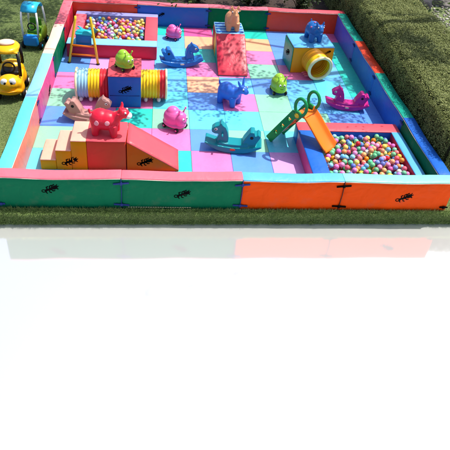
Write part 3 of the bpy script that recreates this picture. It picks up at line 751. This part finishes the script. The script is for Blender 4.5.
def chute(L0, z0, L1, z1, w, lip, th=.014):
    bm = bm_new(); n = 22; sec = [(-w/2-.012, lip), (-w/2, lip+.006), (-w/2+.012, lip), (-w/2+.03, .02), (-w/4, .0), (0, -.002), (w/4, 0), (w/2-.03, .02), (w/2-.012, lip), (w/2, lip+.006), (w/2+.012, lip)]
    R0 = []
    for i in range(n+1):
        t = i/n; x = L0+(L1-L0)*t; s = t*t*(3-2*t); z = z0+(z1-z0)*(.25*s+.75*t)
        R0.append(([bm.verts.new((x, y, z+q)) for y, q in sec], [bm.verts.new((x, y*1.03, z+q-th*1.6)) for y, q in sec]))
    m = len(sec)
    for (A, Ab), (B, Bb) in zip(R0[:-1], R0[1:]):
        for k in range(m-1): bm.faces.new((A[k], B[k], B[k+1], A[k+1])); bm.faces.new((Ab[k+1], Bb[k+1], Bb[k], Ab[k]))
        bm.faces.new((A[0], Ab[0], Bb[0], B[0])); bm.faces.new((Ab[-1], A[-1], B[-1], Bb[-1]))
    for A, Ab in (R0[0], R0[-1]):
        for k in range(m-1): bm.faces.new((A[k], A[k+1], Ab[k+1], Ab[k]))
    bmesh.ops.recalc_face_normals(bm, faces=bm.faces[:]); return bm
bm = bm_new(); a_box(bm, .37, .55, -.14, .14, .64, .67, .01); obj('platform', bm, SO, sl_)
obj('chute', chute(.50, .67, 1.0, .26, .31, .065), SO, sl_)
# far slide, seen from its ladder
s2 = thing('slide', 'yellow ladder slide with turquoise chute, standing at the far ball pit', 'slide', (-1.945, 4.07, 0), PI/2-R(4), 'toddler slides')
TQP, TBP = plastic('slide_turquoise', '22b4c4', .9), plastic('slide_deep_blue', '1a78b4', .9)
def rail_pts(s): return [(0, s*.265, .0), (.10, s*.20, .42), (.19, s*.14, .78), (.20, s*.133, .84)]
for s in (-1, 1):
    bm = bm_new(); a_tube(bm, rail_pts(s), [.024, .024, .023, .020], 12); r_ = obj('side_rail', bm, SYL, s2)
    bm = bm_new(); a_cyl(bm, (0, s*.265, .012), .032, .022, 'z', 18, 0, .004); obj('foot_cap', bm, DARK, r_)
for z, f in ((.16, .38), (.32, .76)):
    y = .265-(.265-.2)*z/.42; bm = bm_new(); a_tube(bm, [(.10*z/.42, -y, z), (.10*z/.42, y, z)], .02, 10); obj('tread', bm, SO, s2)
bm = bm_new(); a_box(bm, .12, .34, -.15, .15, .50, .54, .015); a_ell(bm, (.2, 0, .53), (.06, .16, .055)); obj('platform', bm, TQP, s2)
bm = bm_new(); a_box(bm, .12, .145, -.14, .14, .30, .50, .006); obj('front_plate', bm, TBP, s2)
obj('chute', chute(.32, .54, .88, .24, .25, .06), TQP, s2)

# ------------------------------------------------------------------ rockers
def rocker_mesh():
    bm = bm_new(); N_ = 24
    lo = [(-.5+k/N_, .17*(abs(-1+2*k/N_))**2.2) for k in range(N_+1)]
    hi = [(x*.98, .115+.085*(abs(x)/.5)**2) for x, z in lo][::-1]
    a_poly(bm, lo+hi, 'y', -.15, .15)
    a_poly(bm, [(-.30, .06), (.30, .06), (.25, .2), (.1, .17), (-.1, .17), (-.25, .2)], 'y', -.12, .12)
    head = [(.10, .1), (.30, .12), (.28, .26), (.25, .33), (.33, .33), (.385, .36), (.395, .42), (.34, .475), (.26, .51), (.235, .56), (.205, .51), (.15, .47), (.11, .38), (.085, .26)]
    a_poly(bm, head, 'y', -.075, .075)
    tail = [(-.12, .1), (-.36, .12), (-.42, .26), (-.47, .36), (-.42, .40), (-.37, .36), (-.345, .44), (-.28, .44), (-.23, .36), (-.17, .25)]
    a_poly(bm, tail, 'y', -.10, .10)
    return fuse(bm, .0105, 6, .5)
RK = rocker_mesh()
def rocker(loc, rz, mt, label, sc=1.0, head_mt=None, dark=DARK):
    root = thing('rocking_horse', label, 'rocker', loc, rz, 'animal rockers'); root.scale = (sc,)*3
    me = RK.copy(); obj('body', me, mt, root)
    for s in (-1, 1):
        bm = bm_new(); a_ell(bm, (.315, s*.076, .43), (.028, .008, .026), u=14, v=8); e = obj('eye', bm, WHITE, root)
        bm = bm_new(); a_ell(bm, (.32, s*.083, .43), (.013, .005, .014), u=12, v=8); obj('pupil', bm, DARK, e)
        bm = bm_new(); a_ell(bm, (-.31, s*.10, .33), (.03, .012, .03), u=14, v=8); obj('grip', bm, dark, root)
        bm = bm_new(); a_ell(bm, (.0, s*.152, .085), (.05, .006, .022), u=16, v=8); obj('badge', bm, CREAM if mt is not TQR else CORAL, root)
    bm = bm_new(); a_tube(bm, [(.2, -.16, .34), (.2, .16, .34)], .017, 10); obj('handle', bm, head_mt or mt, root)
    return root
TQR, BLR, PKR, BGR = plastic('rocker_teal', '0e8a96', .9), plastic('rocker_blue', '1f70c0', .9), plastic('rocker_magenta', 'd0258e', .9), plastic('rocker_taupe', 'c08e86', .85, .5, .3)
rocker((.60, 1.38, .002), R(172), TQR, 'teal rocking horse in front of the blue hopper, facing left', .87)
rocker((-.13, 4.16, .002), R(8), BLR, 'blue rocking horse between the far ball pit and the red ramp', .82)
rocker((2.74, 2.72, .002), R(172), PKR, 'magenta rocking horse by the right side of the pen', .76)
rocker((-1.60, 2.10, .002), R(-8), BGR, 'taupe rocking animal behind the foam steps', .84, CREAM)

# ------------------------------------------------------------------ hoppers and bugs
def hopper(loc, rz, mt, label, sc=1.0, neck=.0, ears='horn', spots=None, snout=None, body_r=(.23, .165, .165)):
    root = thing('hopper_toy', label, 'hopper', loc, rz, 'inflatable animal hoppers'); root.scale = (sc,)*3
    bm = bm_new(); zc = .235
    a_ell(bm, (-.02, 0, zc), body_r); a_ell(bm, (-.1, 0, zc+.01), (body_r[0]*.75, body_r[1]*1.05, body_r[2]*1.05))
    for sx in (-1, 1):
        for sy in (-1, 1): a_tube(bm, [(sx*.13-.02, sy*.085, .2), (sx*.145-.02, sy*.10, .08), (sx*.15-.02, sy*.10, 0)], [.085, .062, .055], 12)
    hx, hz = .235-neck*.25, .37+neck
    a_tube(bm, [(.1, 0, .26), (.17-neck*.1, 0, .32+neck*.5), (hx, 0, hz)], [.11, .085, .075], 14)
    a_ell(bm, (hx+.03, 0, hz+.02), (.10, .082, .085)); a_ell(bm, (hx+.105, 0, hz-.01), (.055, .06, .05))
    if ears == 'long':
        for s in (-1, 1): a_tube(bm, [(hx, s*.045, hz+.08), (hx-.02, s*.085, hz+.17), (hx-.03, s*.11, hz+.235)], [.026, .026, .012], 10)
    elif ears == 'antler':
        for s in (-1, 1):
            a_tube(bm, [(hx, s*.04, hz+.08), (hx-.01, s*.06, hz+.13), (hx-.01, s*.09, hz+.18)], [.024, .022, .016], 8)
            a_tube(bm, [(hx-.01, s*.06, hz+.11), (hx+.02, s*.11, hz+.14)], [.018, .013], 8); a_tube(bm, [(hx-.01, s*.05, hz+.05), (hx-.02, s*.14, hz+.06)], [.026, .014], 8)
    else:
        for s in (-1, 1):
            a_tube(bm, [(hx, s*.05, hz+.07), (hx, s*.085, hz+.13), (hx-.005, s*.085, hz+.175)], [.03, .024, .013], 10)
            a_tube(bm, [(hx-.02, s*.06, hz+.04), (hx-.03, s*.14, hz+.065)], [.028, .018], 10)
    a_tube(bm, [(-.22, 0, .3), (-.27, 0, .36), (-.275, 0, .41)], [.03, .022, .018], 8)
    obj('body', fuse(bm, .0105, 5, .5), mt, root)
    for s in (-1, 1):
        bm = bm_new(); a_ell(bm, (hx+.078, s*.066, hz+.065), (.018, .014, .02), u=12, v=8); e = obj('eye', bm, WHITE, root)
        bm = bm_new(); a_ell(bm, (hx+.088, s*.074, hz+.046), (.009, .008, .011), u=10, v=6); obj('pupil', bm, DARK, e)
    if snout:
        bm = bm_new(); a_ell(bm, (hx+.115, 0, hz-.012), (.055, .064, .052), u=18, v=12)
        o = obj('snout', bm, snout, root)
    if spots:
        for (x, y, z, q, cm) in spots:
            d = Vector((x/body_r[0], y/body_r[1], z/body_r[2])).normalized(); p_ = Vector((d.x*body_r[0]-.05, d.y*body_r[1]*1.05, zc+.005+d.z*body_r[2]*1.05))
            nrm = Vector((d.x/body_r[0], d.y/body_r[1], d.z/body_r[2])).normalized()
            bm = bm_new(); a_ell(bm, p_, (q, q, .008), nrm.to_track_quat('Z', 'Y').to_matrix(), u=14, v=6); obj('spot', bm, cm, root)
    return root
HRED, HBLU, HDB, HPE = plastic('hopper_red', 'e0203c', .9, .35), plastic('hopper_blue', '3a74dc', .92, .3), plastic('hopper_dotted_blue', '2468b4', .9, .35), plastic('hopper_peach', 'f0a676', .9, .4)
PSP = plastic('spot_pink', 'f29aa6', .9, .4); PKD = plastic('spot_mauve', 'c26aa0', .9, .4)
hopper((-1.24, 1.0, .505), R(-8), HRED, 'red cow hopper with a white snout standing on the coral cube', .87, .0, 'horn', [(-.08, -.16, .02, .045, PSP), (.10, -.16, .03, .04, PSP), (-.2, -.05, .1, .035, PSP), (-.05, .16, .05, .045, PSP)], WHITE)
hopper((.68, 2.78, .002), R(-38), HBLU, 'plain blue hopper with long ears on the pink tile, mid pen', .88, .0, 'long')
hopper((2.40, 4.36, .542), R(-80), HDB, 'blue hopper with mauve dots standing on the yellow tunnel box', .82, .0, 'horn', [(-.08, -.14, .1, .03, PKD), (.1, -.12, .1, .026, PKD), (.0, .0, .16, .03, PKD), (.08, .13, .08, .03, PKD), (-.12, .12, .1, .03, PKD), (.17, -.03, .02, .028, PKD)])
hopper((.86, 4.78, .512), R(-88), HPE, 'peach deer hopper with antlers on the blue topped ramp box', .82, .10, 'antler')
def bug_body():
    bm = bm_new()
    a_ell(bm, (-.04, 0, .20), (.20, .17, .17)); a_ell(bm, (-.06, 0, .28), (.13, .12, .13)); a_ell(bm, (.125, 0, .215), (.105, .125, .15)); a_ell(bm, (-.02, 0, .10), (.24, .18, .06))
    for s in (-1, 1): a_tube(bm, [(.12, s*.05, .32), (.135, s*.075, .39), (.15, s*.085, .425)], [.02, .014, .012], 8); a_ell(bm, (.152, s*.087, .435), (.022,)*3, u=12, v=8)
    return fuse(bm, .01, 5, .5)
BUG = bug_body()
def bug(loc, rz, mt, label, sc=1.0, grp='ride-on bugs'):
    root = thing('ride_on_bug', label, 'ride-on toy', loc, rz, grp); root.scale = (sc,)*3
    obj('body', BUG.copy(), mt, root)
    for sx in (-1, 1):
        for s in (-1, 1):
            bm = bm_new(); a_cyl(bm, (sx*.14-.01, s*.128, .045), .044, .045, 'y', 22, 0, .01); w = obj('wheel', bm, DARK, root)
            bm = bm_new(); a_cyl(bm, (sx*.14-.01, s*.153, .045), .02, .006, 'y', 16); obj('hub', bm, mt, w)
    for s in (-1, 1):
        bm = bm_new(); a_ell(bm, (.212, s*.045, .265), (.016, .024, .028), u=12, v=8); e = obj('eye', bm, WHITE, root)
        bm = bm_new(); a_ell(bm, (.227, s*.043, .262), (.006, .011, .013), u=10, v=6); obj('pupil', bm, DARK, e)
    bm = bm_new(); a_tube(bm, [(.218, -.04, .19), (.231, 0, .178), (.218, .04, .19)], .004, 6); obj('mouth', bm, DARK, root)
BPK, BGN = plastic('bug_pink', 'f06ab0', .9), plastic('bug_lime', '9acc3a', .9)
bug((-.27, 1.96, .002), R(-40), BPK, 'pink ride-on bug near the rose ramp, closest to the camera', .88)
bug((-.26, 5.36, .002), R(-30), BPK, 'pink ride-on bug by the blue back panel', .72)
bug((1.61, 3.22, .002), R(-85), BGN, 'lime ride-on bug alone on the mat, left of the tunnel mouth', .84)
bug((-1.10, 2.80, .586), R(-52), BGN, 'lime ride-on bug standing on top of the blue tunnel box', .76)

# ------------------------------------------------------------------ toy cars on the lawn
CY, CK, CW = plastic('car_yellow', 'f2b416', .9), plastic('car_black', '161312', .9, .4), plastic('car_tyre', '1e1a1e', .9, .6)
tc_ = thing('toy_car', 'yellow toddler ride-in car with eyes on its bonnet, parked on the grass', 'toy car', (-2.99, 3.0, LZ), R(-84), 'toddler cars on the lawn')
# local x forward
bm = bm_new()
a_box(bm, -.33, .34, -.20, .20, .13, .36, .06, 4); a_ell(bm, (.24, 0, .30), (.16, .19, .14)); a_ell(bm, (-.22, 0, .34), (.16, .2, .15)); a_ell(bm, (.33, 0, .19), (.06, .20, .07))
for sx in (.2, -.2):
    for s in (-1, 1): a_ell(bm, (sx, s*.17, .2), (.13, .055, .11))
obj('body', fuse(bm, .012, 5), CY, tc_)
bm = bm_new(); a_ell(bm, (-.05, 0, .80), (.24, .2, .075)); a_box(bm, -.24, .14, -.18, .18, .745, .785, .03, 3); obj('roof', fuse(bm, .012, 5), CY, tc_)
bm = bm_new(); a_ell(bm, (-.04, 0, .885), (.10, .13, .035)); obj('roof_sign', bm, CREAM, tc_)
for x0_, z0_, x1_ in ((.17, .38, .09), (-.25, .42, -.21)):
    for s in (-1, 1):
        bm = bm_new(); a_tube(bm, [(x0_, s*.175, z0_), ((x0_+x1_)/2+.01, s*.178, .6), (x1_, s*.16, .77)], .026, 10, flat=(1, 1)); obj('pillar', bm, CK, tc_)
bm = bm_new(); a_box(bm, -.2, .1, -.15, .15, .33, .42, .03, 3); obj('seat', bm, CK, tc_)
bm = bm_new(); a_tube(bm, [(.09, .09*math.cos(2*PI*k/24), .50+.09*math.sin(2*PI*k/24)) for k in range(24)], .014, 8, closed=True); obj('steering_wheel', bm, CK, tc_)
for s in (-1, 1):
    bm = bm_new(); a_ell(bm, (.345, s*.062, .365), (.035, .058, .062)); e = obj('eye', bm, WHITE, tc_)
    bm = bm_new(); a_ell(bm, (.374, s*.05, .352), (.012, .022, .028)); obj('pupil', bm, DARK, e)
bm = bm_new(); a_tube(bm, [(.39, -.12, .22), (.40, 0, .205), (.39, .12, .22)], .012, 8); obj('bumper', bm, TOR, tc_)
for sx in (.22, -.22):
    for s in (-1, 1):
        bm = bm_new(); a_cyl(bm, (sx, s*.2, .095), .095, .07, 'y', 28, 0, .015); w = obj('wheel', bm, CW, tc_)
        bm = bm_new(); a_cyl(bm, (sx, s*.24, .095), .045, .012, 'y', 20, 0, .003); obj('rim', bm, WHITE, w)
LIME, CYAN, CBL = plastic('car_lime', 'a4cc3c', .9), plastic('car_cyan', '2cb6e4', .9), plastic('car_blue', '1f86d8', .9)
t2 = thing('toy_car', 'white and lime toddler car with a cyan roof, behind the yellow car', 'toy car', (-2.96, 4.86, LZ), R(-97), 'toddler cars on the lawn')
bm = bm_new(); a_box(bm, -.26, .2, -.165, .165, .10, .27, .05, 3); a_ell(bm, (-.18, 0, .27), (.11, .17, .12)); a_ell(bm, (-.1, .16, .25), (.16, .045, .13)); obj('body', fuse(bm, .012, 5), LIME, t2)
bm = bm_new(); a_box(bm, .12, .27, -.14, .14, .08, .29, .045, 4); obj('bonnet', bm, CBL, t2)
bm = bm_new()
n_ = 14
a_poly(bm, [(.20*math.cos(PI*k/n_)-.02, .72+.13*math.sin(PI*k/n_)) for k in range(n_+1)]+[(.17*math.cos(PI*k/n_)-.02, .72+.10*math.sin(PI*k/n_)) for k in range(n_, -1, -1)], 'y', -.15, .15)
bmesh.ops.bevel(bm, geom=[e for e in bm.edges if e.calc_face_angle(0) > 1], offset=.008, segments=2, affect='EDGES')
obj('roof', bm, CYAN, t2)
for s in (-1, 1):
    bm = bm_new(); a_tube(bm, [(.2, s*.145, .25), (.19, s*.15, .55), (.165, s*.14, .73)], .02, 10); obj('pillar', bm, WHITE, t2)
    bm = bm_new(); a_tube(bm, [(-.24, s*.16, .3), (-.225, s*.155, .55), (-.2, s*.14, .73)], .02, 10); obj('pillar', bm, WHITE, t2)
bm = bm_new(); a_box(bm, -.15, .08, -.11, .11, .26, .34, .03, 3); a_box(bm, -.19, -.13, -.11, .11, .3, .5, .025, 3); obj('seat', bm, plastic('seat_green', '4a8a1e', .9), t2)
bm = bm_new(); a_tube(bm, [(.1, .07*math.cos(2*PI*k/20), .42+.07*math.sin(2*PI*k/20)) for k in range(20)], .012, 8, closed=True); obj('steering_wheel', bm, CK, t2)
for sx in (.17, -.18):
    for s in (-1, 1):
        bm = bm_new(); a_cyl(bm, (sx, s*.165, .075), .075, .05, 'y', 24, 0, .012); w = obj('wheel', bm, CW, t2)
        bm = bm_new(); a_cyl(bm, (sx, s*.194, .075), .035, .01, 'y', 18); obj('rim', bm, CYAN, w)
